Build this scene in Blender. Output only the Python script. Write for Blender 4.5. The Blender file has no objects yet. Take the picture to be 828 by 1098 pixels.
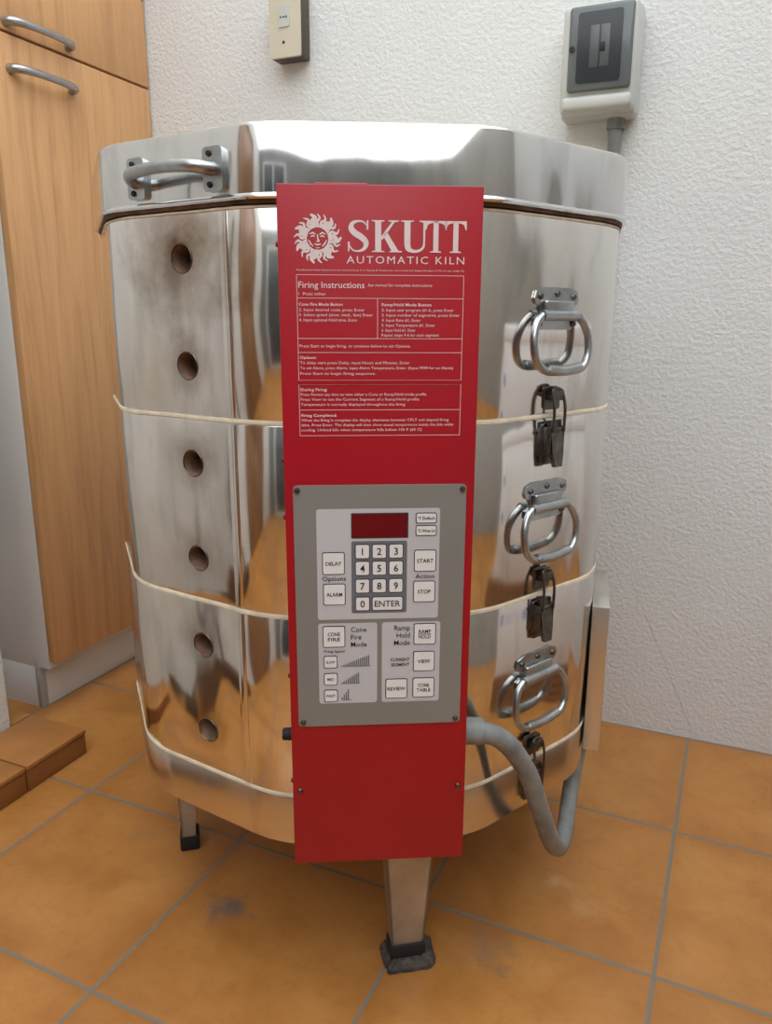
import bpy, bmesh, math, random
from mathutils import Vector, Matrix, noise
random.seed(3)
rad = math.radians
scene = bpy.context.scene
scene.view_settings.view_transform = 'Standard'
scene.view_settings.look = 'None'
scene.view_settings.exposure = 0.0

# ------------------------------------------------------------------ materials
def lin(c):
    out = []
    for v in c[:3]:
        v = v/255.0
        out.append(v/12.92 if v <= 0.04045 else ((v+0.055)/1.055)**2.4)
    return (out[0], out[1], out[2], 1.0)

class NT:
    def __init__(self, name):
        self.m = bpy.data.materials.new(name); self.m.use_nodes = True
        self.t = self.m.node_tree; self.n = self.t.nodes; self.l = self.t.links
        self.b = self.n['Principled BSDF']
    def node(self, typ, **kw):
        nd = self.n.new(typ)
        for k, v in kw.items():
            setattr(nd, k, v)
        return nd
    def link(self, a, b): self.l.new(a, b)
    def coords(self, scale=(1,1,1), loc=(0,0,0), rot=(0,0,0)):
        tc = self.node('ShaderNodeTexCoord'); mp = self.node('ShaderNodeMapping')
        mp.inputs['Scale'].default_value = scale; mp.inputs['Location'].default_value = loc
        mp.inputs['Rotation'].default_value = rot
        self.link(tc.outputs['Object'], mp.inputs['Vector']); return mp.outputs['Vector']
    def noise(self, vec, scale, detail=4, rough=0.5, dist=0.0):
        nd = self.node('ShaderNodeTexNoise'); nd.inputs['Scale'].default_value = scale
        nd.inputs['Detail'].default_value = detail; nd.inputs['Roughness'].default_value = rough
        nd.inputs['Distortion'].default_value = dist
        self.link(vec, nd.inputs['Vector']); return nd.outputs['Fac']
    def ramp(self, fac, stops, interp='LINEAR'):
        nd = self.node('ShaderNodeValToRGB'); cr = nd.color_ramp; cr.interpolation = interp
        cr.elements[0].position = stops[0][0]; cr.elements[0].color = stops[0][1]
        cr.elements[1].position = stops[-1][0]; cr.elements[1].color = stops[-1][1]
        for p, c in stops[1:-1]:
            e = cr.elements.new(p); e.color = c
        self.link(fac, nd.inputs['Fac']); return nd.outputs['Color']
    def math(self, op, a, b=None, c=None, clamp=False):
        nd = self.node('ShaderNodeMath', operation=op, use_clamp=clamp)
        for i, v in enumerate((a, b, c)):
            if v is None: continue
            if isinstance(v, (int, float)): nd.inputs[i].default_value = v
            else: self.link(v, nd.inputs[i])
        return nd.outputs[0]
    def mix(self, fac, a, b, blend='MIX'):
        nd = self.node('ShaderNodeMix', data_type='RGBA', blend_type=blend)
        for i, v in ((0, fac), (6, a), (7, b)):
            if isinstance(v, (int, float, tuple)): nd.inputs[i].default_value = v
            else: self.link(v, nd.inputs[i])
        return nd.outputs[2]
    def spot(self, vec, p, r, amt, wob=.8, ns=18):
        ds = self.node('ShaderNodeVectorMath', operation='DISTANCE'); self.link(vec, ds.inputs[0]); ds.inputs[1].default_value = p
        d = self.math('ADD', ds.outputs['Value'], self.math('MULTIPLY', self.math('SUBTRACT', self.noise(vec, ns, 4, .7), .5), r*wob))
        mk = self.node('ShaderNodeMapRange'); mk.inputs['From Min'].default_value = 0; mk.inputs['From Max'].default_value = r
        mk.inputs['To Min'].default_value = amt; mk.inputs['To Max'].default_value = 0
        self.link(d, mk.inputs['Value']); return mk.outputs[0]
    def bump(self, h, strength=0.3, dist=0.01):
        nd = self.node('ShaderNodeBump'); nd.inputs['Strength'].default_value = strength
        nd.inputs['Distance'].default_value = dist
        self.link(h, nd.inputs['Height']); self.link(nd.outputs['Normal'], self.b.inputs['Normal'])

def g(v): return (v, v, v, 1)

def simple(name, col, rough=0.5, metal=0.0, var=0.08, scale=30, bump=0.0, bscale=200, coat=0.0):
    t = NT(name); c = lin(col)
    vec = t.coords()
    f = t.noise(vec, scale, 3)
    dark = tuple(max(0, x*(1-var*2)) for x in c[:3])+(1,)
    lite = tuple(min(1, x*(1+var)) for x in c[:3])+(1,)
    t.link(t.ramp(f, [(0.3, dark), (0.7, lite)]), t.b.inputs['Base Color'])
    t.b.inputs['Roughness'].default_value = rough; t.b.inputs['Metallic'].default_value = metal
    t.b.inputs['Coat Weight'].default_value = coat
    if bump: t.bump(t.noise(vec, bscale, 4), bump, 0.002)
    return t.m

HOLES = [.925, .8085, .696, .579, .466, .349]
def steel(name, tint=(0.80, 0.785, 0.76), rlo=0.06, rhi=0.16, wave=0.25, stain=0.35, seed=0.0, heat=False):
    t = NT(name)
    v0 = t.coords()
    v1 = t.coords(loc=(seed, seed*.7, 0))
    v2 = t.coords(scale=(3.0, 3.0, 0.8), loc=(seed, 0, seed))
    f = t.noise(v1, 5, 5, .6, 0.8)
    f2 = t.noise(v2, 9, 4, .6, 0.3)
    base = tint+(1,)
    warm = (tint[0]*0.80, tint[1]*0.70, tint[2]*0.58, 1)
    col = t.mix(t.math('MULTIPLY', t.ramp(f, [(0.47, g(0)), (0.72, g(1))]), stain), base, warm)
    grey = (tint[0]*.60, tint[1]*.60, tint[2]*.60, 1)
    col = t.mix(t.math('MULTIPLY', t.ramp(f2, [(0.52, g(0)), (0.66, g(1))]), 0.8*stain), col, grey)
    if heat:
        # oxidised steel around the peepholes
        for i, hz in enumerate(HOLES):
            r, am = (.11, 1.0) if i == 0 else (.045, .7)
            col = t.mix(t.spot(v0, (-.2116, -.2912, hz+(.012 if i == 0 else .006)), r, am, 1.2), col, (.26, .17, .11, 1))
    t.link(col, t.b.inputs['Base Color'])
    t.b.inputs['Metallic'].default_value = 1
    r = t.node('ShaderNodeMapRange'); r.inputs['To Min'].default_value = rlo; r.inputs['To Max'].default_value = rhi
    t.link(t.noise(v1, 14, 6, .7), r.inputs['Value']); t.link(r.outputs[0], t.b.inputs['Roughness'])
    h = t.math('ADD', t.noise(v2, 3.0, 2, .4), t.math('MULTIPLY', t.noise(v1, 6, 2, .4), .35))
    t.bump(h, wave, 0.02)
    return t.m

M = {}
M['steel'] = steel('kiln_stainless', tint=(.79, .77, .74), wave=0.42, heat=True, stain=.5)
M['steel_lid'] = steel('lid_stainless', tint=(0.70, 0.70, 0.695), wave=0.45, seed=3.3, stain=0.45)
M['steel_base'] = steel('base_stainless', tint=(0.72, 0.69, 0.65), rlo=.16, rhi=.30, wave=0.3, seed=5.3)
M['steel_box'] = steel('box_stainless', tint=(0.74, 0.71, 0.66), rlo=.3, rhi=.42, wave=0.1, seed=7.3)
M['zinc'] = simple('zinc_hardware', (180, 184, 186), .28, 1, .1, 60)
M['zinc_dark'] = simple('aged_hardware', (112, 108, 102), .38, 1, .2, 90)
M['galv'] = simple('leg_galvanised', (186, 184, 178), .42, .85, .12, 25, .1, 60)
M['foil'] = simple('crumbled_pad', (80, 72, 66), .8, 0, .35, 90, .9, 120)
M['rubber'] = simple('black_rubber', (28, 27, 27), .7, 0, .1)
M['red'] = simple('red_enamel', (164, 6, 28), .38, 0, .03, 8, .04, 400)
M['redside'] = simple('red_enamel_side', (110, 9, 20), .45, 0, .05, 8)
M['white_print'] = simple('white_print', (228, 212, 212), .5, 0, .02)
M['plate'] = simple('keypad_plate', (138, 138, 135), .5, .25, .03, 6)
M['inset'] = simple('keypad_inset', (192, 192, 197), .45, 0, .02, 6)
M['keyback'] = simple('keypad_backing', (104, 108, 118), .5, 0, .02, 6)
M['keyline'] = simple('key_outline', (46, 48, 56), .5, 0, .02)
M['key'] = simple('key_white', (227, 227, 228), .4, 0, .01)
M['ink'] = simple('key_ink', (18, 19, 24), .5, 0, .02)
M['display'] = simple('display_window', (108, 4, 22), .15, 0, .05, 12)
M['brick'] = simple('ceramic_hole', (136, 104, 86), .9, 0, .2, 60, .4, 200)
M['fibre'] = simple('fire_brick_edge', (230, 219, 196), .9, 0, .10, 50, .5, 150)
M['gap'] = simple('lid_gasket', (112, 86, 66), .7, 0.3, .3, 40)
M['hose'] = simple('grey_conduit', (128, 131, 130), .5, 0, .14, 40, .1, 150)
M['plastic'] = simple('breaker_plastic', (188, 190, 186), .42, 0, .03, 10)
M['smoke'] = simple('smoked_door_frame', (98, 103, 104), .15, 0, .06, 12)
M['smokedark'] = simple('smoked_window', (46, 50, 54), .12, 0, .1, 12)
M['breaker'] = simple('breaker_module', (84, 87, 90), .3, 0, .1, 12)
M['beige'] = simple('outlet_ivory', (200, 192, 173), .45, 0, .02, 10)
M['outdark'] = simple('outlet_side', (74, 64, 56), .5, 0, .1, 10)
M['dark'] = simple('dark_holes', (22, 20, 20), .6, 0, .05)
M['nickel'] = simple('nickel_handle', (172, 172, 174), .34, 1, .06, 60)
M['melamine'] = simple('white_melamine', (222, 222, 220), .45, 0, .03, 3)
M['cardwhite'] = simple('box_white', (240, 240, 240), .5, 0, .03, 3)
M['blue'] = simple('blue_print', (50, 110, 190), .5, 0, .02)
M['darkglass'] = simple('dark_glass', (72, 74, 76), .15, 0, .1, 2)

def wood(name, c1, c2):
    t = NT(name)
    v = t.coords(scale=(14, 14, 0.9))
    f = t.noise(v, 3.0, 6, .62, .6)
    f2 = t.noise(t.coords(scale=(60, 60, 1.5)), 6, 4, .6)
    col = t.ramp(f, [(0.3, lin(c2)), (0.5, lin(c1)), (0.72, lin(tuple(min(255, x*1.05) for x in c1)))])
    col = t.mix(t.ramp(f2, [(0.45, g(0)), (0.8, g(.3))]), col, lin(c2))
    t.link(col, t.b.inputs['Base Color']); t.b.inputs['Roughness'].default_value = .42
    t.bump(f2, .08, .002)
    return t.m
M['wood'] = wood('oak_laminate', (200, 152, 104), (178, 131, 86))
M['wooddoor'] = wood('door_wood', (146, 108, 76), (112, 80, 54))

def plaster(name, col, bs=.3):
    t = NT(name); v = t.coords()
    f = t.noise(v, 1.6, 4, .6)
    c = lin(col); d = tuple(x*.93 for x in c[:3])+(1,)
    base = t.ramp(f, [(0.3, d), (0.7, c)])
    vo = t.node('ShaderNodeTexVoronoi', feature='DISTANCE_TO_EDGE'); vo.inputs['Scale'].default_value = 1.7
    t.link(t.coords(scale=(1.5, 1, .8), rot=(0, .6, .2)), vo.inputs['Vector'])
    cr = t.math('MULTIPLY', t.math('LESS_THAN', vo.outputs['Distance'], .0016), t.ramp(t.noise(v, 3, 2), [(0.56, g(0)), (0.62, g(.25))]))
    base = t.mix(cr, base, lin((130, 128, 124)))
    t.link(base, t.b.inputs['Base Color']); t.b.inputs['Roughness'].default_value = .85
    n1 = t.noise(v, 120, 3, .6, .2)
    n2 = t.noise(v, 42, 2, .5)
    h = t.math('ADD', t.ramp(n1, [(0.36, g(0)), (0.72, g(1))]), t.math('MULTIPLY', n2, .5))
    t.bump(h, bs, .005)
    return t.m
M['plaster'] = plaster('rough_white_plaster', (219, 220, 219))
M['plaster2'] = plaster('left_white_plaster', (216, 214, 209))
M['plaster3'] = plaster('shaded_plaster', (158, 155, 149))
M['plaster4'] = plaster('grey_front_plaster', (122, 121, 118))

TILE = 0.336
def tiles(name, smudge=True):
    t = NT(name)
    v = t.coords(scale=(1/TILE,)*3)
    sx = t.node('ShaderNodeSeparateXYZ'); t.link(v, sx.inputs[0])
    def edge(o):
        fr = t.math('FRACT', t.math('ADD', o, 100.0))
        return t.math('SUBTRACT', .5, t.math('ABSOLUTE', t.math('SUBTRACT', fr, .5)))
    ex, ey = edge(sx.outputs['X']), edge(sx.outputs['Y'])
    e = t.math('MINIMUM', ex, ey)
    grout = t.math('LESS_THAN', e, .0088)
    fl = t.node('ShaderNodeVectorMath', operation='FLOOR'); t.link(v, fl.inputs[0])
    wn = t.node('ShaderNodeTexWhiteNoise', noise_dimensions='2D'); t.link(fl.outputs[0], wn.inputs['Vector'])
    vm = t.coords()
    n1 = t.noise(vm, 7, 5, .6, .5)
    n2 = t.noise(vm, 45, 5, .7)
    a, b, c = lin((160, 105, 50)), lin((177, 121, 62)), lin((188, 134, 74))
    col = t.ramp(n1, [(0.28, a), (0.5, b), (0.75, c)])
    col = t.mix(t.ramp(n2, [(0.5, g(0)), (0.75, g(.35))]), col, lin((138, 86, 40)))
    br = t.node('ShaderNodeMapRange'); br.inputs['From Min'].default_value = 0; br.inputs['From Max'].default_value = .16
    br.inputs['To Min'].default_value = .35; br.inputs['To Max'].default_value = 0
    t.link(t.math('ADD', e, t.math('MULTIPLY', t.math('SUBTRACT', n1, .5), .12)), br.inputs['Value'])
    col = t.mix(br.outputs[0], col, lin((148, 92, 42)))
    vv = t.node('ShaderNodeHueSaturation'); t.link(col, vv.inputs['Color'])
    t.link(t.math('ADD', .93, t.math('MULTIPLY', wn.outputs['Value'], .14)), vv.inputs['Value'])
    col = vv.outputs[0]
    if smudge:
        pos = t.coords()
        for (px, py, r, cc, amt) in SMUDGES:
            col = t.mix(t.spot(pos, (px, py, 0), r, amt, 3.5, 22), col, lin(cc))
    col = t.mix(grout, col, lin((124, 113, 99)))
    t.link(col, t.b.inputs['Base Color'])
    rr = t.math('ADD', .26, t.math('MULTIPLY', n2, .2)); rr = t.math('ADD', rr, t.math('MULTIPLY', grout, .4))
    t.link(rr, t.b.inputs['Roughness'])
    hh = t.math('ADD', t.math('MULTIPLY', t.math('SMOOTH_MIN', t.math('MULTIPLY', e, 30), 1.0, .2), 1.0), t.math('MULTIPLY', n1, .5))
    t.bump(hh, .3, .003)
    return t.m

# ------------------------------------------------------------------ mesh helpers
def empty(name, loc=(0,0,0), rz=0):
    e = bpy.data.objects.new(name, None); e.location = loc; e.rotation_euler = (0, 0, rz)
    e.empty_display_size = .1
    scene.collection.objects.link(e); return e

def finish(name, bm, mats, parent=None, Mx=None, smooth=True, ang=35, loc=None, rz=None):
    if Mx is not None: bm.transform(Mx)
    me = bpy.data.meshes.new(name)
    bmesh.ops.recalc_face_normals(bm, faces=bm.faces[:])
    bm.to_mesh(me); bm.free()
    if not isinstance(mats, (list, tuple)): mats = [mats]
    for m in mats: me.materials.append(m)
    for p in me.polygons: p.use_smooth = smooth
    if smooth: me.set_sharp_from_angle(angle=rad(ang))
    ob = bpy.data.objects.new(name, me); scene.collection.objects.link(ob)
    if parent: ob.parent = parent
    if loc: ob.location = loc
    if rz is not None: ob.rotation_euler = (0, 0, rz)
    return ob

def add_box(bm, lo, hi, bev=0.0, seg=2, Mx=None, mi=0):
    tmp = bmesh.new()
    bmesh.ops.create_cube(tmp, size=1)
    c = [(lo[i]+hi[i])/2 for i in range(3)]; s = [hi[i]-lo[i] for i in range(3)]
    for v in tmp.verts: v.co = Vector((c[0]+v.co.x*s[0], c[1]+v.co.y*s[1], c[2]+v.co.z*s[2]))
    if bev: bmesh.ops.bevel(tmp, geom=tmp.edges[:], offset=bev, segments=seg, affect='EDGES', profile=.5)
    merge(bm, tmp, Mx, mi)

def merge(bm, tmp, Mx=None, mi=0):
    vm = {}
    for v in tmp.verts:
        co = Mx @ v.co if Mx is not None else v.co
        vm[v] = bm.verts.new(co)
    for f in tmp.faces:
        try:
            nf = bm.faces.new([vm[v] for v in f.verts]); nf.material_index = mi
        except ValueError: pass
    tmp.free()

def add_cyl(bm, p0, p1, r0, r1=None, seg=20, bev=0, mi=0):
    if r1 is None: r1 = r0
    p0, p1 = Vector(p0), Vector(p1); d = p1-p0
    tmp = bmesh.new()
    bmesh.ops.create_cone(tmp, cap_ends=True, segments=seg, radius1=r0, radius2=r1, depth=d.length)
    if bev:
        eds = [e for e in tmp.edges if abs(e.verts[0].co.z-e.verts[1].co.z) < 1e-6]
        bmesh.ops.bevel(tmp, geom=eds, offset=bev, segments=2, affect='EDGES')
    q = Vector((0, 0, 1)).rotation_difference(d.normalized()).to_matrix().to_4x4()
    merge(bm, tmp, Matrix.Translation((p0+p1)/2) @ q, mi)

def catmull(pts, n=8, closed=False):
    P = [Vector(p) for p in pts]; out = []
    N = len(P); rng = N if closed else N-1
    for i in range(rng):
        if closed: a, b, c, d = P[i-1], P[i], P[(i+1) % N], P[(i+2) % N]
        else: a, b, c, d = P[max(i-1, 0)], P[i], P[i+1], P[min(i+2, N-1)]
        for k in range(n):
            t = k/n
            out.append(0.5*((2*b)+(c-a)*t+(2*a-5*b+4*c-d)*t*t+(3*b-a-3*c+d)*t**3))
    if not closed: out.append(P[-1])
    return out

def add_tube(bm, pts, r, seg=12, closed=False, smooth=8, mi=0, rfun=None):
    path = catmull(pts, smooth, closed) if smooth else [Vector(p) for p in pts]
    N = len(path); rings = []; up = None
    for i, p in enumerate(path):
        if closed: t = path[(i+1) % N]-path[i-1]
        else: t = path[min(i+1, N-1)]-path[max(i-1, 0)]
        t.normalize()
        if up is None:
            up = t.orthogonal().normalized()
        else:
            up = (up - t*up.dot(t)); up.normalize()
        bn = t.cross(up)
        rr = r*(rfun(i/(N-1)) if rfun else 1)
        rings.append([bm.verts.new(p+(up*math.cos(2*math.pi*k/seg)+bn*math.sin(2*math.pi*k/seg))*rr) for k in range(seg)])
    for i in range(N if closed else N-1):
        A, B = rings[i], rings[(i+1) % N]
        off = 0
        if closed and i == N-1:
            off = min(range(seg), key=lambda o: (A[0].co-B[o].co).length)
        for k in range(seg):
            f = bm.faces.new((A[k], A[(k+1) % seg], B[(k+1+off) % seg], B[(k+off) % seg])); f.material_index = mi
    if not closed:
        for R in (rings[0], rings[-1]):
            f = bm.faces.new(R); f.material_index = mi

def add_prism(bm, poly, y0, y1, mi=0, Mx=None):
    """2D polygon (x,z) extruded in y."""
    tmp = bmesh.new()
    a = [tmp.verts.new((x, y0, z)) for x, z in poly]; b = [tmp.verts.new((x, y1, z)) for x, z in poly]
    tmp.faces.new(a); tmp.faces.new(b[::-1])
    n = len(poly)
    for i in range(n): tmp.faces.new((a[i], a[(i+1) % n], b[(i+1) % n], b[i]))
    merge(bm, tmp, Mx, mi)

def rrect(x0, z0, x1, z1, r, n=4):
    pts = []
    for cx, cz, a0 in ((x1-r, z1-r, 0), (x0+r, z1-r, 90), (x0+r, z0+r, 180), (x1-r, z0+r, 270)):
        for k in range(n+1):
            a = rad(a0+90*k/n); pts.append((cx+r*math.cos(a), cz+r*math.sin(a)))
    return pts

def RZ(deg): return Matrix.Rotation(rad(deg), 4, 'Z')

# ------------------------------------------------------------------ room
ROOM = rad(-23)
def room_pt(a, q, z=0):
    v = Matrix.Rotation(ROOM, 3, 'Z') @ Vector((a, q, 0)); return (v.x, v.y, z)
WQ = 1.609

TROT = rad(-24.5)
Cc = Vector((.504, 1.164, 0))
def to_floor(x, y):
    v = Matrix.Rotation(-TROT, 3, 'Z') @ (Vector((x, y, 0))-Cc); return v.x, v.y
SMUDGES = []
for (x, y, r, c, am) in ((-.235, .985, .04, (104, 94, 90), .85), (.145, .91, .05, (132, 108, 90), .6), (.16, .87, .02, (110, 90, 76), .5),
                         (.30, .99, .03, (190, 152, 110), .4), (.27, 1.04, .02, (204, 176, 142), .4), (.10, 1.0, .05, (156, 114, 76), .35), (-.42, 1.15, .03, (150, 108, 70), .4)):
    fx, fy = to_floor(x, y); SMUDGES.append((fx, fy, r, c, am))
M['tiles'] = tiles('terracotta_floor_tiles')
bm = bmesh.new(); add_box(bm, (-4.2, -4.2, -.05), (3.6, 3.6, 0))
finish('floor', bm, M['tiles'], loc=tuple(Cc), rz=TROT, smooth=False)

WH = 2.5
RA = 1.45
def wall(name, lo, hi, m, rz=ROOM):
    bm = bmesh.new(); add_box(bm, lo, hi)
    return finish(name, bm, m, rz=rz, smooth=False)
wall('wall_back', (-2.05, WQ, 0), (RA+.15, WQ+.15, WH), M['plaster'])
wall('wall_left', (-1.409, -2.2, 0), (-1.259, 1.006, WH), M['plaster2'])
wall('wall_alcove', (-2.05, -2.2, 0), (-1.90, WQ, WH), M['plaster2'])
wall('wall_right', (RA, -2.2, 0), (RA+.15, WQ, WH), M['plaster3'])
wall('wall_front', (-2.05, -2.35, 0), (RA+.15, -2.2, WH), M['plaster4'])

# unseen wooden door added on the left wall for its brown reflection
dr = empty('added_door', room_pt(-1.259, -.45, 0), ROOM)
bm = bmesh.new(); add_box(bm, (.002, -.55, .003), (.03, .25, 2.0), .003)
for z0, z1 in ((.15, .9), (1.05, 1.85)):
    add_box(bm, (.028, -.45, z0), (.038, .15, z1), .004)
finish('added_door_leaf', bm, M['wooddoor'], dr)
bm = bmesh.new()
add_box(bm, (.002, .25, .003), (.05, .31, 2.06), .004); add_box(bm, (.002, -.61, .003), (.05, -.55, 2.06), .004)
add_box(bm, (.002, -.55, 2.0), (.05, .25, 2.06), .004)
finish('added_door_frame', bm, M['wooddoor'], dr)

# unseen dark pole and brush, added to reflect as a streak in the steel
bro = empty('added_broom', room_pt(-1.16, .22, 0), ROOM)
bm = bmesh.new(); add_tube(bm, [(.02, .03, .10), (-.04, -.03, .75), (-.086, -.08, 1.40)], .012, 12)
finish('added_broom_handle', bm, M['rubber'], bro)
bm = bmesh.new()
add_box(bm, (0, -.09, .07), (.04, .15, .105), .006)
for i in range(12): add_box(bm, (.004, -.085+.0192*i, 0), (.036, -.069+.0192*i, .072), .002)
finish('added_broom_head', bm, M['gap'], bro)

# unseen dark glazing added behind the camera to darken the lid's reflection
pd = empty('added_glazing', room_pt(-.1, -2.2, 0), ROOM)
bm = bmesh.new()
for x in (-.80, -.03, .74): add_box(bm, (x, .002, .01), (x+.06, .05, 2.1), .004)
for z in (.01, 2.06): add_box(bm, (-.80, .002, z), (.80, .05, z+.06), .004)
finish('added_glazing_frame', bm, M['melamine'], pd)
bm = bmesh.new(); add_box(bm, (-.76, .01, .05), (.76, .02, 2.08))
finish('added_glazing_glass', bm, M['darkglass'], pd)

# raised tiled step at the left (L-shaped around the wall end)
sx, sy = -.6086, 1.4075
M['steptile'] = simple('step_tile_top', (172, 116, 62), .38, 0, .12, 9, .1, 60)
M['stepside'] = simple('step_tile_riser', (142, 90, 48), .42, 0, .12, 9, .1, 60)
M['grout'] = simple('step_grout', (132, 120, 104), .8, 0, .1)
stp = empty('tiled_step', (sx, sy, 0), ROOM)
bm = bmesh.new(); add_box(bm, (-.144, -.60, 0), (-.005, -.004, .047)); add_box(bm, (-.60, -.046, 0), (-.144, -.004, .047))
finish('step_core', bm, M['grout'], stp, smooth=False)
bm = bmesh.new()
for i in range(4):
    add_box(bm, (-.145, -.15*(i+1)+.002, .044), (.002, -.15*i-.002+(.002 if i == 0 else 0), .053), .0015)
for j in range(2):
    add_box(bm, (-.149-.22*(j+1)+.004, -.046, .044), (-.149-.22*j, 0, .053), .0015)
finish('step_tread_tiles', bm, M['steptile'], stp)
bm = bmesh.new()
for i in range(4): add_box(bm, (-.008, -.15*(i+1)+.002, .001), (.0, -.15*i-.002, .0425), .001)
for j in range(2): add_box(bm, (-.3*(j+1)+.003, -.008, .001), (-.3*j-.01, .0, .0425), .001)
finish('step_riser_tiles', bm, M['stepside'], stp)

# ------------------------------------------------------------------ cabinet
cab = empty('cabinet', room_pt(-1.286, 1.161, 0), ROOM)
CW = WQ-1.161-.003
bm = bmesh.new()
add_box(bm, (-.58, .0, .10), (-.021, CW, 2.0), .001)
add_box(bm, (-.58, .0, .0), (-.052, .018, .10), .001)
add_box(bm, (-.066, .0, .0), (-.052, CW, .118), .001)
finish('carcass', bm, M['melamine'], cab)
GZ = 1.380
bm = bmesh.new(); add_box(bm, (-.020, .001, .118), (0, CW-.002, GZ-.0025), .0015)
finish('cabinet_door', bm, M['wood'], cab)
bm = bmesh.new(); add_box(bm, (-.020, .001, GZ+.0025), (0, CW-.002, 1.56), .0015)
finish('drawer_front', bm, M['wood'], cab)
bm = bmesh.new(); add_box(bm, (-.020, .001, 1.565), (0, CW-.002, 2.0), .0015)
finish('upper_drawer_front', bm, M['wood'], cab)
def bow(name, z):
    bm = bmesh.new()
    pts = [(.0, .042, z), (.012, .044, z), (.022, .060, z), (.027, .09, z), (.028, .12, z), (.027, .15, z), (.022, .178, z), (.012, .194, z), (.0, .196, z)]
    add_tube(bm, pts, .0074, 12, rfun=lambda t: 1.2-.3*math.sin(math.pi*t))
    for y in (.042, .196): add_cyl(bm, (-.001, y, z), (.004, y, z), .010, .009, 16)
    finish(name, bm, M['nickel'], cab)
bow('door_pull', 1.317); bow('drawer_pull', 1.397)

# ------------------------------------------------------------------ outlet
o = empty('wall_outlet', room_pt(-.897, WQ, 1.454), ROOM)
bm = bmesh.new(); add_box(bm, (-.036, -.040, -.062), (.036, -.001, .062), .004)
finish('back_box', bm, M['outdark'], o)
bm = bmesh.new(); add_prism(bm, rrect(-.036, -.062, .036, .062, .004), -.047, -.0402)
finish('face_plate', bm, M['beige'], o, ang=30)
bm = bmesh.new(); add_prism(bm, rrect(-.013, -.006, .013, .034, .002), -.0495, -.0465)
finish('socket_insert', bm, M['plastic'], o, ang=30)
bm = bmesh.new()
for dx in (-.0065, 0, .0065): add_cyl(bm, (dx, -.0502, .012), (dx, -.048, .012), .0018, seg=12)
add_cyl(bm, (-.002, -.0478, -.034), (-.002, -.046, -.034), .003, seg=12)
finish('socket_holes', bm, M['dark'], o)

# ------------------------------------------------------------------ breaker box
b = empty('breaker_box', room_pt(-.248, WQ, 1.310), ROOM)
bm = bmesh.new()
add_box(bm, (-.067, -.05, -.090), (.067, -.001, .090), .008, 3)
add_box(bm, (-.065, -.078, -.088), (.065, -.048, .088), .010, 3)
add_box(bm, (-.061, -.086, -.084), (.061, -.06, -.060), .008, 3)
finish('housing', bm, M['plastic'], b)
bm = bmesh.new(); add_box(bm, (-.052, -.088, -.054), (.058, -.074, .082), .006, 3)
finish('smoked_door', bm, M['smoke'], b)
bm = bmesh.new(); add_prism(bm, rrect(-.036, -.042, .040, .070, .005), -.0895, -.087)
finish('door_window', bm, M['smokedark'], b, ang=30)
bm = bmesh.new()
for i in range(2): add_box(bm, (-.014+.018*i, -.0903, -.018), (.0015+.018*i, -.089, .048), .0005)
finish('breakers', bm, M['breaker'], b)
bm = bmesh.new(); add_box(bm, (.004, -.0925, .006), (.012, -.0900, .020), .001); add_cyl(bm, (-.045, -.090, .014), (-.045, -.086, .014), .005, seg=14)
finish('breaker_toggles', bm, M['dark'], b)
bm = bmesh.new(); 
add_tube(bm, [(.030, -.022, -.09), (.030, -.022, -.2), (.030, -.022, -.35), (.030, -.022, -.50), (.030, -.015, -.54), (.030, 0, -.555)], .012, 14)
add_cyl(bm, (.030, -.022, -.108), (.030, -.022, -.088), .0155, seg=18)
finish('conduit', bm, M['hose'], b)

# ------------------------------------------------------------------ kiln
PSI = 4.0
kiln = empty('kiln', (-.036, 1.196, 0), rad(PSI))
A = .360
RR = .14
def profile(ap, rr=RR, nflat=1, arcn=12):
    pts = []
    for k in range(10):
        va = rad(-18+36*k)
        cd = (ap-rr)/math.cos(rad(18))
        cx, cy = cd*math.sin(va), -cd*math.cos(va)
        arc = []
        for j in range(arcn+1):
            a = va-rad(18)+rad(36)*j/arcn
            arc.append((cx+rr*math.sin(a), cy-rr*math.cos(a)))
        pts += arc
        va2 = va+rad(36); cx2, cy2 = cd*math.sin(va2), -cd*math.cos(va2); a = va2-rad(18)
        nx = (cx2+rr*math.sin(a), cy2-rr*math.cos(a)); p = arc[-1]
        ts = [.04, .96] if nflat == 1 else [i/nflat for i in range(1, nflat)]
        for t in ts: pts.append((p[0]*(1-t)+nx[0]*t, p[1]*(1-t)+nx[1]*t))
    return pts
def loft(bm, rings, nflat=1, jit=0.0, cap=True, seed=0, mi=0, rr=RR):
    vs = []
    for (ap, z) in rings:
        row = []
        for (x, y) in profile(ap, nflat=nflat, rr=rr):
            if jit:
                d = Vector((x, y, 0)).normalized(); nn = noise.noise(Vector((x*25+seed, y*25, z*60)))*jit*.5
                nz = noise.noise(Vector((x*18, y*18+seed, z*20+7)))*jit
                row.append(bm.verts.new((x+d.x*nn, y+d.y*nn, z+nz)))
            else: row.append(bm.verts.new((x, y, z)))
        vs.append(row)
    n = len(vs[0])
    for i in range(len(vs)-1):
        for k in range(n):
            f = bm.faces.new((vs[i][k], vs[i][(k+1) % n], vs[i+1][(k+1) % n], vs[i+1][k])); f.material_index = mi
    if cap:
        bm.faces.new(vs[0][::-1]); bm.faces.new(vs[-1])

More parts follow.
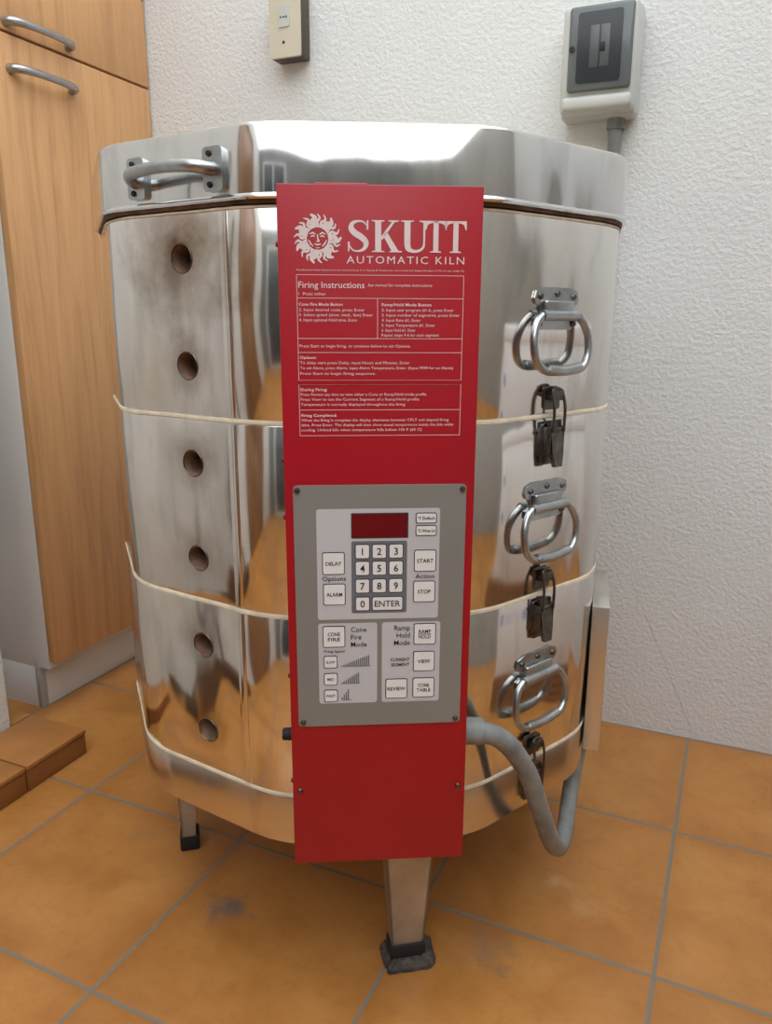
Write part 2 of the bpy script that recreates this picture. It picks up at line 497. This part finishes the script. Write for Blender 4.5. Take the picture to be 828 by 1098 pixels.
Z0, Z1, Z2, Z3, ZL, ZT = .222, .292, .5256, .750, .976, 1.050
HR = .0155
secs = [(Z1+.002, Z2-.002), (Z2+.002, Z3-.002), (Z3+.002, ZL-.004)]
for i, (a0, a1) in enumerate(secs):
    bm = bmesh.new()
    loft(bm, [(A-.001, a0), (A, a0+.002), (A, a1-.002), (A-.001, a1)])
    ob = finish('body_ring_%d' % (i+1), bm, [M['steel'], M['brick']], kiln)
    cb = bmesh.new()
    for hz in HOLES:
        if a0 < hz < a1:
            add_cyl(cb, (0, -A-.03, hz), (0, -A+.075, hz), HR, HR-.002, seg=36)
    cb.transform(RZ(-36))
    cut = finish('cut', cb, [M['brick']], kiln, smooth=True)
    for p in cut.data.polygons: p.material_index = 0
    md = ob.modifiers.new('b', 'BOOLEAN'); md.operation = 'DIFFERENCE'; md.object = cut; md.solver = 'EXACT'
    try: md.material_mode = 'TRANSFER'
    except Exception: pass
    bpy.context.view_layer.update()
    dg = bpy.context.evaluated_depsgraph_get()
    me = bpy.data.meshes.new_from_object(ob.evaluated_get(dg))
    ob.modifiers.clear(); ob.data = me
    me.set_sharp_from_angle(angle=rad(35))
    bpy.data.objects.remove(cut)
bm = bmesh.new()
for hz in HOLES:
    pts = [((HR+.0003)*math.cos(2*math.pi*k/28), -A-.0004, hz+(HR+.0003)*math.sin(2*math.pi*k/28)) for k in range(28)]
    add_tube(bm, pts, .0006, 6, closed=True, smooth=0)
finish('peephole_rims', bm, M['zinc_dark'], kiln, Mx=RZ(-36))
bm = bmesh.new(); loft(bm, [(A-.003, Z0), (A, Z0+.003), (A, Z1-.004), (A-.001, Z1-.002)])
finish('floor_slab', bm, M['steel_base'], kiln)
bm = bmesh.new()
for s, z in enumerate((Z1, Z2, Z3)):
    loft(bm, [(A-.004, z-.0024), (A+.0006, z-.0020), (A+.0010, z), (A+.0006, z+.0020), (A-.004, z+.0024)], nflat=14, jit=.0010, seed=s*9.1)
loft(bm, [(A-.006, ZL-.006), (A+.0006, ZL-.005), (A+.0008, ZL-.003), (A-.006, ZL-.001)], nflat=14, jit=.0008, seed=50)
finish('section_seams', bm, M['fibre'], kiln)
bm = bmesh.new()
loft(bm, [(A-.01, ZL-.001), (A+.002, ZL-.001), (A+.003, ZL+.001), (A+.003, ZL+.003), (A-.01, ZL+.003)])
finish('lid_gasket', bm, M['gap'], kiln)
bm = bmesh.new()
loft(bm, [(A+.001, ZL+.002), (A+.0055, ZL+.0025), (A+.0065, ZL+.0045), (A+.006, ZL+.007), (A+.0045, ZL+.0085), (A+.0045, ZT-.003), (A+.003, ZT)], rr=.10)
finish('lid', bm, M['steel_lid'], kiln)
bm = bmesh.new(); loft(bm, [(A, ZT-.001), (A+.0005, ZT+.001), (A-.003, ZT+.002)], nflat=14, jit=.003, seed=77, rr=.10)
finish('lid_brick', bm, M['fibre'], kiln)
bm = bmesh.new()
for (a0, a1) in secs:
    add_box(bm, (.058, -A-.0008, a0+.002), (.070, -A+.001, a1-.002), .0003)
finish('sheet_overlap', bm, M['steel'], kiln, Mx=RZ(-36))

# lid handle
bm = bmesh.new()
zc = 1.0100
LH = (-.055, .061)
for x in LH:
    add_prism(bm, rrect(x-.0135, zc-.0215, x+.0135, zc+.0215, .005), -A-.0090, -A-.0035)
finish('lid_handle_plates', bm, M['zinc'], kiln, Mx=RZ(-36), ang=30)
bm = bmesh.new()
c0 = .003
add_tube(bm, [(c0-.058, -A-.006, zc-.004), (c0-.056, -A-.016, zc-.003), (c0-.048, -A-.025, zc+.001), (c0-.026, -A-.028, zc+.003), (c0, -A-.028, zc+.004), (c0+.026, -A-.028, zc+.003), (c0+.048, -A-.025, zc+.001), (c0+.056, -A-.016, zc), (c0+.058, -A-.006, zc)],
         .0064, 16, rfun=lambda t: 1.0+.18*abs(2*t-1)**3)
finish('lid_handle_bar', bm, M['zinc'], kiln, Mx=RZ(-36))
bm = bmesh.new()
for x in LH:
    for dz in (-.0150, .0150):
        add_cyl(bm, (x-.004, -A-.0112, zc+dz), (x-.004, -A-.0085, zc+dz), .0026, .0036, 12)
finish('lid_handle_rivets', bm, M['dark'], kiln, Mx=RZ(-36))

# chest handles & toggles on right facet
def chest_handle(idx, zt):
    x0 = -.002
    y = -A
    bm = bmesh.new()
    pl = [(-.026, 0), (-.037, -.004), (-.040, -.012), (-.037, -.018), (-.029, -.021), (-.029, -.030), (-.037, -.034), (-.038, -.042), (-.028, -.047),
          (.028, -.047), (.038, -.042), (.037, -.034), (.029, -.030), (.029, -.021), (.037, -.018), (.040, -.012), (.037, -.004), (.026, 0)]
    add_prism(bm, [(x0+a, zt+c) for a, c in pl], y-.003, y-.0005)
    add_box(bm, (x0-.026, y-.009, zt-.036), (x0+.026, y-.002, zt-.014), .003, 3)
    add_cyl(bm, (x0-.034, y-.009, zt-.031), (x0+.034, y-.009, zt-.031), .0062, seg=18, bev=.001)
    finish('carry_handle_%d_plate' % idx, bm, M['zinc'], kiln, Mx=RZ(36), ang=30)
    bm = bmesh.new()
    add_tube(bm, [(x0-.032, y-.009, zt-.031), (x0-.043, y-.010, zt-.040), (x0-.050, y-.013, zt-.058), (x0-.047, y-.015, zt-.080), (x0-.032, y-.017, zt-.092),
                  (x0, y-.0175, zt-.094), (x0+.032, y-.017, zt-.092), (x0+.047, y-.015, zt-.080), (x0+.050, y-.013, zt-.058), (x0+.043, y-.010, zt-.040), (x0+.032, y-.009, zt-.031)], .0046, 12)
    add_tube(bm, [(x0-.030, y-.017, zt-.0905), (x0, y-.0178, zt-.093), (x0+.030, y-.017, zt-.0905)], .0062, 12)
    finish('carry_handle_%d_bail' % idx, bm, M['zinc'], kiln, Mx=RZ(36))
    bm = bmesh.new()
    for dx, dz in ((-.030, -.010), (.030, -.010), (-.030, -.040), (.030, -.040), (0, -.007)):
        add_cyl(bm, (x0+dx, y-.0055, zt+dz), (x0+dx, y-.0025, zt+dz), .0028, .0042, 12)
    finish('carry_handle_%d_rivets' % idx, bm, M['zinc_dark'], kiln, Mx=RZ(36))
for i, z in enumerate((.897, .672, .448)): chest_handle(i+1, z)

def toggle(idx, zs):
    y = -A; x0 = .0
    bm = bmesh.new()
    add_prism(bm, rrect(x0-.014, zs+.008, x0+.014, zs+.034, .003), y-.0025, y-.0003)
    add_box(bm, (x0-.010, y-.010, zs+.019), (x0+.010, y-.002, zs+.025), .0015)
    add_box(bm, (x0-.010, y-.012, zs+.019), (x0+.010, y-.009, zs+.031), .0012)
    add_prism(bm, rrect(x0-.014, zs-.058, x0+.014, zs-.008, .003), y-.0025, y-.0003)
    add_box(bm, (x0-.0135, y-.013, zs-.046), (x0-.0115, y-.0005, zs-.012), .0008)
    add_box(bm, (x0+.0115, y-.013, zs-.046), (x0+.0135, y-.0005, zs-.012), .0008)
    finish('toggle_latch_%d_base' % idx, bm, M['zinc_dark'], kiln, Mx=RZ(36), ang=30)
    bm = bmesh.new()
    R = Matrix.Translation((x0, y-.010, zs-.026)) @ Matrix.Rotation(rad(-8), 4, 'X')
    add_prism(bm, [(-.010, .022), (.010, .022), (.0105, -.016), (.006, -.034), (-.006, -.034), (-.0105, -.016)], -.003, .003, Mx=R)
    add_cyl(bm, (x0-.015, y-.010, zs-.016), (x0+.015, y-.010, zs-.016), .003, seg=12)
    finish('toggle_latch_%d_lever' % idx, bm, M['zinc_dark'], kiln, Mx=RZ(36), ang=30)
    bm = bmesh.new()
    add_tube(bm, [(x0-.010, y-.014, zs-.018), (x0-.010, y-.014, zs+.010), (x0-.009, y-.010, zs+.028), (x0-.004, y-.008, zs+.0325), (x0+.004, y-.008, zs+.0325), (x0+.009, y-.010, zs+.028), (x0+.010, y-.014, zs+.010), (x0+.010, y-.014, zs-.018)], .0018, 8)
    finish('toggle_latch_%d_loop' % idx, bm, M['zinc_dark'], kiln, Mx=RZ(36))
for i, z in enumerate((Z3, Z2, Z1)): toggle(i+1, z)

# steel connection box on the far right facet
bm = bmesh.new(); add_box(bm, (-.10, -A-.024, .25), (.07, -A-.0005, .473), .0012)
finish('side_junction_box', bm, M['steel_box'], kiln, Mx=RZ(72))

# legs
def leg(idx, ang, foil=False, r=.316, wt=.060, wb=.036):
    bm = bmesh.new(); y = -r; th = .003; zt = Z0+.002; d = .034; db = .022
    lo = .026 if foil else .022
    def quad_slab(pts, off):
        a = [bm.verts.new(p) for p in pts]; b2 = [bm.verts.new(Vector(p)+Vector(off)) for p in pts]
        bm.faces.new(a); bm.faces.new(b2[::-1])
        for i in range(4): bm.faces.new((a[i], a[(i+1) % 4], b2[(i+1) % 4], b2[i]))
    quad_slab([(-wt/2, y-.012, zt), (wt/2, y-.012, zt), (wb/2, y-.006, lo), (-wb/2, y-.006, lo)], (0, th, 0))
    quad_slab([(-wt/2, y-.012, zt), (-wt/2, y-.012+d, zt), (-wb/2, y-.006+db, lo), (-wb/2, y-.006, lo)], (th, 0, 0))
    quad_slab([(wt/2, y-.012, zt), (wt/2, y-.012+d, zt), (wb/2, y-.006+db, lo), (wb/2, y-.006, lo)], (-th, 0, 0))
    finish('leg_%d' % idx, bm, M['galv'], kiln, Mx=RZ(ang), smooth=False)
    bm = bmesh.new()
    add_box(bm, (-wb/2-.003, y-.010, .0005), (wb/2+.003, y+db-.001, lo+.004), .003)
    finish('foot_%d' % idx, bm, M['rubber'], kiln, Mx=RZ(ang))
    if foil:
        bm = bmesh.new(); N = 72; rows = []
        for (k, z) in ((1.16, .0006), (1.14, .006), (1.04, .010), (.86, .011), (.70, .012)):
            row = []
            for i in range(N):
                a = 2*math.pi*i/N; ca, sa = math.cos(a), math.sin(a)
                rx = .031*abs(ca)**.4*(1 if ca > 0 else -1); ry = .025*abs(sa)**.4*(1 if sa > 0 else -1)
                nn = 1+.08*noise.noise(Vector((ca*2.2, sa*2.2, k*2)))+.05*noise.noise(Vector((ca*9, sa*9, k*5)))
                row.append(bm.verts.new((.003+rx*k*nn, y+.005+ry*k*nn, max(.0005, z*(1+.35*noise.noise(Vector((ca*5, sa*5, k*7))))))))
            rows.append(row)
        for A_, B_ in zip(rows, rows[1:]):
            for i in range(N): bm.faces.new((A_[i], A_[(i+1) % N], B_[(i+1) % N], B_[i]))
        bm.faces.new(rows[0]); bm.faces.new(rows[-1])
        finish('crumbled_foot_pad', bm, M['foil'], kiln, Mx=RZ(ang), ang=20)
leg(1, 8.3, True, wt=.072, wb=.044); leg(2, -80.5, r=.306, wt=.05, wb=.032); leg(3, 99.5, r=.306); leg(4, 189.5, r=.306)

# grey flexible conduit
Ki = (Matrix.Translation((-.036, 1.196, 0)) @ RZ(PSI)).inverted()
pts = [(.075, .795, .404), (.100, .797, .403), (.136, .803, .388), (.170, .825, .335), (.196, .85, .262), (.2175, .88, .200), (.238, .915, .158), (.258, .96, .147), (.274, 1.01, .154), (.292, 1.06, .182), (.310, 1.095, .225), (.316, 1.105, .265)]
bm = bmesh.new(); add_tube(bm, pts, .0120, 18, smooth=10, rfun=lambda t: 1+.03*math.sin(t*400))
add_cyl(bm, pts[0], (.112, .798, .402), .0155, seg=20, bev=.001)
finish('power_conduit', bm, M['hose'], kiln, Mx=Ki)

# ------------------------------------------------------------------ control panel
PY = -(A+.070); PW = .097; PZ0, PZ1 = .2535, .982
bm = bmesh.new()
add_box(bm, (-PW+.004, PY+.0022, PZ0+.003), (PW-.004, -A+.001, PZ1-.003), .001)
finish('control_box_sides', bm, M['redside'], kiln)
bm = bmesh.new()
add_box(bm, (-PW, PY, PZ0), (PW, PY+.0025, PZ1), .0008)
add_box(bm, (-PW, PY, PZ0), (-PW+.0015, PY+.03, PZ1), .0005)
add_box(bm, (PW-.0015, PY, PZ0), (PW, PY+.03, PZ1), .0005)
add_box(bm, (-PW+.035, PY+.004, PZ1-.001), (-PW+.085, PY+.03, PZ1+.002), .001)
finish('control_face', bm, M['red'], kiln)
bm = bmesh.new(); add_prism(bm, rrect(-.0885, .4285, .0885, .6975, .004), PY-.0022, PY-.0001)
finish('keypad_plate', bm, M['plate'], kiln, ang=30)

class Art:
    def __init__(s): s.d = {}
    def bm(s, k):
        if k not in s.d: s.d[k] = bmesh.new()
        return s.d[k]
    def poly(s, k, pts, off):
        b_ = s.bm(k); vs = [b_.verts.new((x, PY-off, z)) for x, z in pts]
        try: b_.faces.new(vs)
        except ValueError: pass
    def rect(s, k, x0, z0, x1, z1, off): s.poly(k, [(x0, z0), (x1, z0), (x1, z1), (x0, z1)], off)
    def line(s, k, x0, z0, x1, z1, w, off):
        d = Vector((x1-x0, z1-z0)).normalized(); n = Vector((-d.y, d.x))*w/2
        s.poly(k, [(x0-n.x, z0-n.y), (x1-n.x, z1-n.y), (x1+n.x, z1+n.y), (x0+n.x, z0+n.y)], off)
    def frame(s, k, x0, z0, x1, z1, w, off):
        s.line(k, x0, z0, x1, z0, w, off); s.line(k, x0, z1, x1, z1, w, off)
        s.line(k, x0, z0, x0, z1, w, off); s.line(k, x1, z0, x1, z1, w, off)
    def strip(s, k, pts, ws, off, smooth=6):
        P = [Vector((p[0], 0, p[1])) for p in pts]
        path = catmull(P, smooth) if smooth else P
        n = len(path); b_ = s.bm(k); prev = None
        for i, p in enumerate(path):
            t = path[min(i+1, n-1)]-path[max(i-1, 0)]; t.normalize(); nn = Vector((-t.z, 0, t.x))
            f = i/(n-1)*(len(ws)-1); j = min(int(f), len(ws)-2); w = ws[j]*(1-(f-j))+ws[j+1]*(f-j)
            a = b_.verts.new((p.x+nn.x*w/2, PY-off, p.z+nn.z*w/2)); c = b_.verts.new((p.x-nn.x*w/2, PY-off, p.z-nn.z*w/2))
            if prev: b_.faces.new((prev[0], prev[1], c, a))
            prev = (a, c)
    def text(s, k, txt, x, z, h, off, width=None, align='L', bold=0.0, shear=0.0, space=1.0):
        cu = bpy.data.curves.new('t', 'FONT'); cu.body = txt; cu.size = 1; cu.resolution_u = 2; cu.offset = bold; cu.shear = shear
        cu.space_character = space
        ob = bpy.data.objects.new('t', cu); scene.collection.objects.link(ob)
        bpy.context.view_layer.update()
        dg = bpy.context.evaluated_depsgraph_get()
        me = bpy.data.meshes.new_from_object(ob.evaluated_get(dg))
        xs = [v.co.x for v in me.vertices]; x0, x1 = min(xs), max(xs)
        sc = h/.70; sxx = width/(x1-x0) if width else sc*.95
        w = (x1-x0)*sxx
        ox = x if align == 'L' else (x-w if align == 'R' else x-w/2)
        b_ = s.bm(k)
        vs = [b_.verts.new((ox+(v.co.x-x0)*sxx, PY-off, z-h/2+v.co.y*sc)) for v in me.vertices]
        for p in me.polygons:
            try: b_.faces.new([vs[i] for i in p.vertices])
            except ValueError: pass
        bpy.data.objects.remove(ob); bpy.data.curves.remove(cu); bpy.data.meshes.remove(me)
    def done(s, names):
        for k, b_ in s.d.items(): finish(names.get(k, k+'_art'), b_, M[k], kiln, smooth=False)
art = Art()
W_ = 'white_print'; O = .0004
def glyph(ch, x, z, w, h):
    def P(a, c): return (x+a*w, z+c*h)
    def poly(pts): art.poly(W_, [P(a, c) for a, c in pts], O)
    def serif(a0, a1, c, up):
        t = .055 if up else -.055
        art.poly(W_, [P(a0, c), P(a1, c), P(a1, c+t*.55), P((a0+a1)/2+.0, c+t*1.3), P(a0, c+t*.55)], O+.00002)
    if ch == 'T':
        poly([(.38, 0), (.62, 0), (.62, 1), (.38, 1)])
        poly([(.0, .93), (1, .93), (1, 1), (0, 1)])
        poly([(.0, .72), (.05, .72), (.12, .88), (.30, .93), (.0, .93)]); poly([(1, .72), (.95, .72), (.88, .88), (.70, .93), (1, .93)])
        serif(.24, .76, 0, True)
    elif ch == 'K':
        poly([(.12, 0), (.34, 0), (.34, 1), (.12, 1)]); serif(0, .46, 0, True); serif(0, .46, 1, False)
        poly([(.34, .40), (.40, .40), (.84, .96), (.74, .96), (.34, .50)]); serif(.60, .98, 1, False)
        poly([(.38, .56), (.54, .64), (.98, .03), (1.04, 0), (.74, 0)]); serif(.64, 1.10, 0, True)
    elif ch == 'U':
        poly([(.12, .30), (.34, .30), (.34, 1), (.12, 1)]); serif(0, .46, 1, False)
        poly([(.80, .30), (.87, .30), (.87, 1), (.80, 1)]); serif(.66, 1.0, 1, False)
        art.strip(W_, [P(.23, .32), P(.26, .14), P(.38, .055), P(.54, .035), P(.70, .075), P(.81, .18), P(.835, .32)], [.22*w, .21*w, .12*h, .09*h, .08*h, .08*w, .07*w], O)
    elif ch == 'S':
        art.strip(W_, [P(.86, .80), P(.72, .93), P(.50, .965), P(.26, .90), P(.20, .74), P(.34, .60), P(.62, .46), P(.80, .30), P(.74, .12), P(.52, .03), P(.26, .06), P(.10, .24)],
                  [.03*h, .05*h, .06*h, .12*h, .19*h, .20*h, .20*h, .18*h, .12*h, .06*h, .05*h, .03*h], O)
        poly([(.82, .70), (.90, .70), (.90, 1.0), (.84, .98)]); poly([(.06, .0), (.12, .03), (.14, .32), (.06, .32)])
zb, hh = .9225, .0285
glyph('S', -.0325, zb, .023, hh); glyph('K', -.0085, zb, .026, hh); glyph('U', .0190, zb, .0265, hh)
glyph('T', .0420, zb, .0205, hh); glyph('T', .0610, zb, .0205, hh)
art.text(W_, 'AUTOMATIC KILN', -.0325, .9155, .0068, O, width=.1125, bold=.0, space=1.25)
ex, ez, R0 = -.0595, .934, .0225
for k in range(14):
    a = 2*math.pi*k/14
    def pp(r, da): return (ex+r*R0*math.cos(a+da), ez+r*R0*math.sin(a+da))
    if k % 2 == 0:
        art.strip(W_, [pp(.50, -.06), pp(.66, .10), pp(.82, -.10), pp(1.0, .07)], [.0060, .0056, .0044, .0012], O)
    else:
        art.strip(W_, [pp(.50, -.14), pp(.66, -.02), pp(.82, -.20), pp(.98, -.05)], [.0026, .0024, .0021, .0008], O)
        art.strip(W_, [pp(.50, .14), pp(.66, .24), pp(.82, .10), pp(.97, .22)], [.0026, .0024, .0021, .0008], O)
def ring(r, w, n=30):
    art.strip(W_, [(ex+r*math.cos(2*math.pi*k/n), ez+r*math.sin(2*math.pi*k/n)) for k in range(n+1)], [w, w], O+.00003, smooth=0)
ring(.0108, .0014)
for sgn in (-1, 1):
    art.strip(W_, [(ex+sgn*.0018, ez+.0035), (ex+sgn*.0045, ez+.0052), (ex+sgn*.0078, ez+.0038)], [.0006, .0015, .0006], O)
    art.strip(W_, [(ex+sgn*.0025, ez+.0015), (ex+sgn*.0045, ez+.0026), (ex+sgn*.0068, ez+.0014)], [.0005, .0014, .0005], O)
    art.strip(W_, [(ex+sgn*.0085, ez-.001), (ex+sgn*.0065, ez-.0045), (ex+sgn*.0040, ez-.0070)], [.0006, .0014, .0006], O)
art.strip(W_, [(ex, ez+.004), (ex+.0002, ez), (ex+.0012, ez-.0022), (ex-.0012, ez-.0024)], [.0009, .0012, .0014, .0008], O)
art.strip(W_, [(ex-.0035, ez-.0045), (ex, ez-.0054), (ex+.0035, ez-.0045)], [.0004, .0016, .0004], O)
art.strip(W_, [(ex-.002, ez-.0078), (ex, ez-.0084), (ex+.002, ez-.0078)], [.0004, .0008, .0004], O)
L = .00045
art.text(W_, 'Manufactured under license from the General Corp. U. S. Patents & Trademarks. Covered by U.S. Patent Numbers 4,196,141 pat. 4,186,176', -.080, .906, .0015, O, width=.160)
art.frame(W_, -.080, .748, .080, .9015, L, O)
art.rect('red', -.0805, .7985, .0805, .8025, O+.0001)
art.line(W_, -.080, .8025, .080, .8025, L, O); art.line(W_, -.080, .7985, .080, .7985, L, O)
for z in (.8802, .8425, .8292, .7735): art.line(W_, -.080, z, .080, z, L, O)
art.line(W_, -.003, .8802, -.003, .8425, L, O)
art.text(W_, 'Firing Instructions', -.0785, .8925, .0058, O, width=.063, bold=.004)
art.text(W_, 'See manual for complete instructions', -.0125, .8925, .0026, O, width=.062, shear=.25)
art.text(W_, '1  Press either', -.0785, .8842, .0028, O, width=.026)
def para(x, rows):
    for (z, t, w, bd) in rows: art.text(W_, t, x, z, .0027, O, width=w, bold=bd)
para(-.0785, [(.8745, 'Cone Fire Mode Button', .042, .014), (.8695, '2. Input desired cone, press Enter', .063, .0), (.8648, '3. Select speed (slow, med., fast) Enter', .071, .0), (.86, '4. Input optional Hold time, Enter', .056, .0),
      (.8355, 'Press Start to begin firing, or continue below to set Options.', .108, .0),
      (.8245, 'Options:', .016, .014), (.8195, 'To delay start press Delay, input Hours and Minutes, Enter', .107, .0), (.8145, 'To set Alarm, press Alarm, input Alarm Temperature, Enter. (Input 9999 for no Alarm)', .150, .0), (.8092, 'Press Start to begin firing sequence.', .074, .0),
      (.7935, 'During Firing:', .026, .014), (.7888, 'Press Review any time to view either a Cone or Ramp/Hold mode profile', .124, .0), (.7840, 'Press View to see the Current Segment of a Ramp/Hold profile', .117, .0), (.7790, 'Temperature is normally displayed throughout the firing', .103, .0),
      (.7682, 'Firing Completed:', .035, .014), (.7635, 'When the firing is complete the display alternates between CPLT and elapsed firing', .147, .0), (.7587, 'time. Press Enter. The display will then show actual temperature inside the kiln while', .152, .0), (.7538, 'cooling. Unload kiln when temperature falls below 150 F (65 C)', .120, .0)])
para(.001, [(.8745, 'Ramp/Hold Mode Button', .048, .014), (.8695, '2. Input user program #1-6, press Enter', .070, .0), (.8648, '3. Input number of segments, press Enter', .076, .0), (.8600, '4. Input Rate #1, Enter', .038, .0), (.8553, '5. Input Temperature #1, Enter', .052, .0), (.8506, '6. Input Hold #1, Enter', .033, .0), (.8460, 'Repeat steps 4-6 for each segment', .056, .0)])
K0 = .0024
def key(x, z, w, h, lines, th, bd=.012):
    art.poly('keyline', rrect(x-w/2, z-h/2, x+w/2, z+h/2, .0022), K0+.0004)
    art.poly('key', rrect(x-w/2+.0009, z-h/2+.0009, x+w/2-.0009, z+h/2-.0009, .0016), K0+.0008)
    n = len(lines)
    for i, t in enumerate(lines):
        art.text('ink', t, x, z+(n-1)*th*.75-i*th*1.5, th, K0+.0011, align='C', bold=bd, width=min(w*.82, len(t)*th*.82) if len(t) > 1 else None)
for (x0, z0, x1, z1) in ((-.0656, .5526, .0618, .673), (-.0656, .4555, -.003, .5485), (.002, .4555, .0646, .5485)):
    art.poly('inset', rrect(x0, z0, x1, z1, .003), K0)
art.poly('keyline', rrect(-.0300, .6415, .0290, .6685, .001), K0+.0003)
art.poly('display', rrect(-.0288, .6427, .0278, .6673, .0006), K0+.0006)
key(.0475, .6625, .022, .0115, ['°F Default'], .0032); key(.0475, .6492, .022, .0115, ['°C When Lit'], .0032)
art.poly('keyback', rrect(-.0300, .5595, .0280, .6385, .002), K0+.0002)
for r, z in enumerate((.6275, .6092, .5898)):
    for c, x in enumerate((-.0185, -.001, .0165)):
        key(x, z, .0155, .0160, [str(r*3+c+1)], .0075, .012)
key(-.0185, .5700, .0155, .0160, ['0'], .0075, .012); key(.0078, .5700, .0330, .0160, ['ENTER'], .0066, .008)
key(-.0485, .615, .0235, .0245, ['DELAY'], .0040); key(-.048, .581, .0235, .0240, ['ALARM'], .0040)
key(.047, .6165, .0235, .0240, ['START'], .0042); key(.0465, .5825, .0235, .0240, ['STOP'], .0042)
art.text('ink', 'Options', -.048, .5985, .0050, K0+.0005, align='C', width=.0245, bold=.004)
art.text('ink', 'Action', .047, .5995, .0050, K0+.0005, align='C', width=.020, bold=.004)
key(-.049, .5335, .0240, .0245, ['CONE', 'FIRE'], .0040); key(.048, .5345, .0240, .0245, ['RAMP', 'HOLD'], .0040)
art.line('ink', .041, .5345, .055, .5345, .0006, K0+.0011)
for i, t in enumerate(('Cone', 'Fire', 'Mode')):
    art.text('ink', t, -.031, .5412-.0085*i, .0056, K0+.0005, bold=.002)
for i, t in enumerate(('Ramp', 'Hold', 'Mode')):
    art.text('ink', t, .0320, .5420-.0085*i, .0056, K0+.0005, align='R', bold=.002)
art.text('ink', 'Firing Speed', -.049, .5168, .0028, K0+.0005, align='C', width=.022, bold=.01)
for z, t in ((.5045, 'SLOW'), (.4845, 'MED'), (.4650, 'FAST')):
    key(-.0530, z, .0150, .0145, [t], .0030)
for z, w in ((.4990, .0315), (.4790, .0200), (.4595, .0110)):
    n = int(w/.0022)
    for i in range(n):
        x0 = -.0415+i*.0022
        hgt = .0125*(i+1)/n
        art.rect('keyback', x0, z, x0+.0013, z+hgt, K0+.0004)
    art.line('keyback', -.0415, z, -.0415+w, z, .0006, K0+.0004)
key(.0475, .503, .0235, .0235, ['VIEW'], .0042); key(.0180, .4715, .0240, .0235, ['REVIEW'], .0040); key(.0475, .4720, .0240, .0235, ['CONE', 'TABLE'], .0038)
art.text('ink', 'CURRENT', .0320, .5055, .0034, K0+.0005, align='R', bold=.012); art.text('ink', 'SEGMENT', .0320, .4995, .0034, K0+.0005, align='R', bold=.012)
art.done({'white_print': 'panel_lettering', 'ink': 'key_lettering', 'key': 'key_caps', 'keyline': 'key_outlines', 'inset': 'keypad_insets',
          'keyback': 'keypad_backing', 'display': 'display_window', 'red': 'panel_gap'})
bm = bmesh.new()
for x, z in ((-.0845, .6925), (.0845, .6925), (-.0835, .4335), (.0835, .4335)):
    add_cyl(bm, (x, PY-.0048, z), (x, PY-.002, z), .0022, .0032, 14)
for x, z in ((-.089, .3475), (.089, .3475)):
    add_cyl(bm, (x, PY-.0025, z), (x, PY, z), .0022, .0034, 14)
finish('keypad_screws', bm, M['zinc_dark'], kiln)
bm = bmesh.new()
for z in (.93, .72, .66, .48, .35):
    add_cyl(bm, (PW, PY+.018, z), (PW+.003, PY+.018, z), .0032, .0022, 14)
    add_cyl(bm, (-PW, PY+.018, z), (-PW-.003, PY+.018, z), .0032, .0022, 14)
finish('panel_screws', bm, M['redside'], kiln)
bm = bmesh.new(); add_cyl(bm, (-PW, PY+.03, .402), (-PW-.012, PY+.03, .402), .0075, .0068, 18, bev=.001)
finish('side_knob', bm, M['rubber'], kiln)

# ------------------------------------------------------------------ white box and crate added off camera for the right facet's reflection
cr = empty('added_crate', (.86, .885, 0), rad(-3))
bm = bmesh.new()
for i in range(4): add_box(bm, (-.10, -.15, .0+.045*i), (.10, .15, .04+.045*i), .003)
for x in (-.08, .06):
    for y in (-.13, .11): add_box(bm, (x, y, 0), (x+.02, y+.02, .175))
finish('added_crate_slats', bm, M['wooddoor'], cr)
bx = empty('added_white_box', (.86, .885, .1755), rad(-3))
bm = bmesh.new(); add_box(bm, (-.085, -.135, .0), (.085, .135, .62), .004); add_box(bm, (-.09, -.14, .60), (.09, .14, .66), .004)
finish('added_box_body', bm, M['cardwhite'], bx)
bm = bmesh.new()
for z in (.42, .26): add_box(bm, (-.0862, -.100, z), (-.0845, -.080, z+.045), 0)
finish('added_box_print', bm, M['blue'], bx)

# ------------------------------------------------------------------ light
w = bpy.data.worlds.new('overcast_sky'); scene.world = w; w.use_nodes = True
bg = w.node_tree.nodes['Background']; bg.inputs['Color'].default_value = (.92, .97, 1.0, 1); bg.inputs['Strength'].default_value = 2.6
sl = bpy.data.lights.new('sun', 'SUN'); sl.energy = .9; sl.angle = rad(70); sl.color = (1, .98, .96)
so = bpy.data.objects.new('sun', sl); scene.collection.objects.link(so)
so.rotation_euler = Vector((-.25, .55, -1.0)).to_track_quat('-Z', 'Y').to_euler(); so.location = (0, -1, 4)

# ------------------------------------------------------------------ camera
cam = bpy.data.cameras.new('camera'); co = bpy.data.objects.new('camera', cam); scene.collection.objects.link(co)
cam.sensor_fit = 'VERTICAL'; cam.sensor_height = 24; cam.sensor_width = 24*828/1098; cam.lens = 24*825/1098
cam.clip_start = .02
co.matrix_world = Matrix.Translation((0, 0, .86)) @ Matrix.Rotation(rad(76), 4, 'X') @ Matrix.Rotation(rad(.25), 4, 'Z')
scene.camera = co
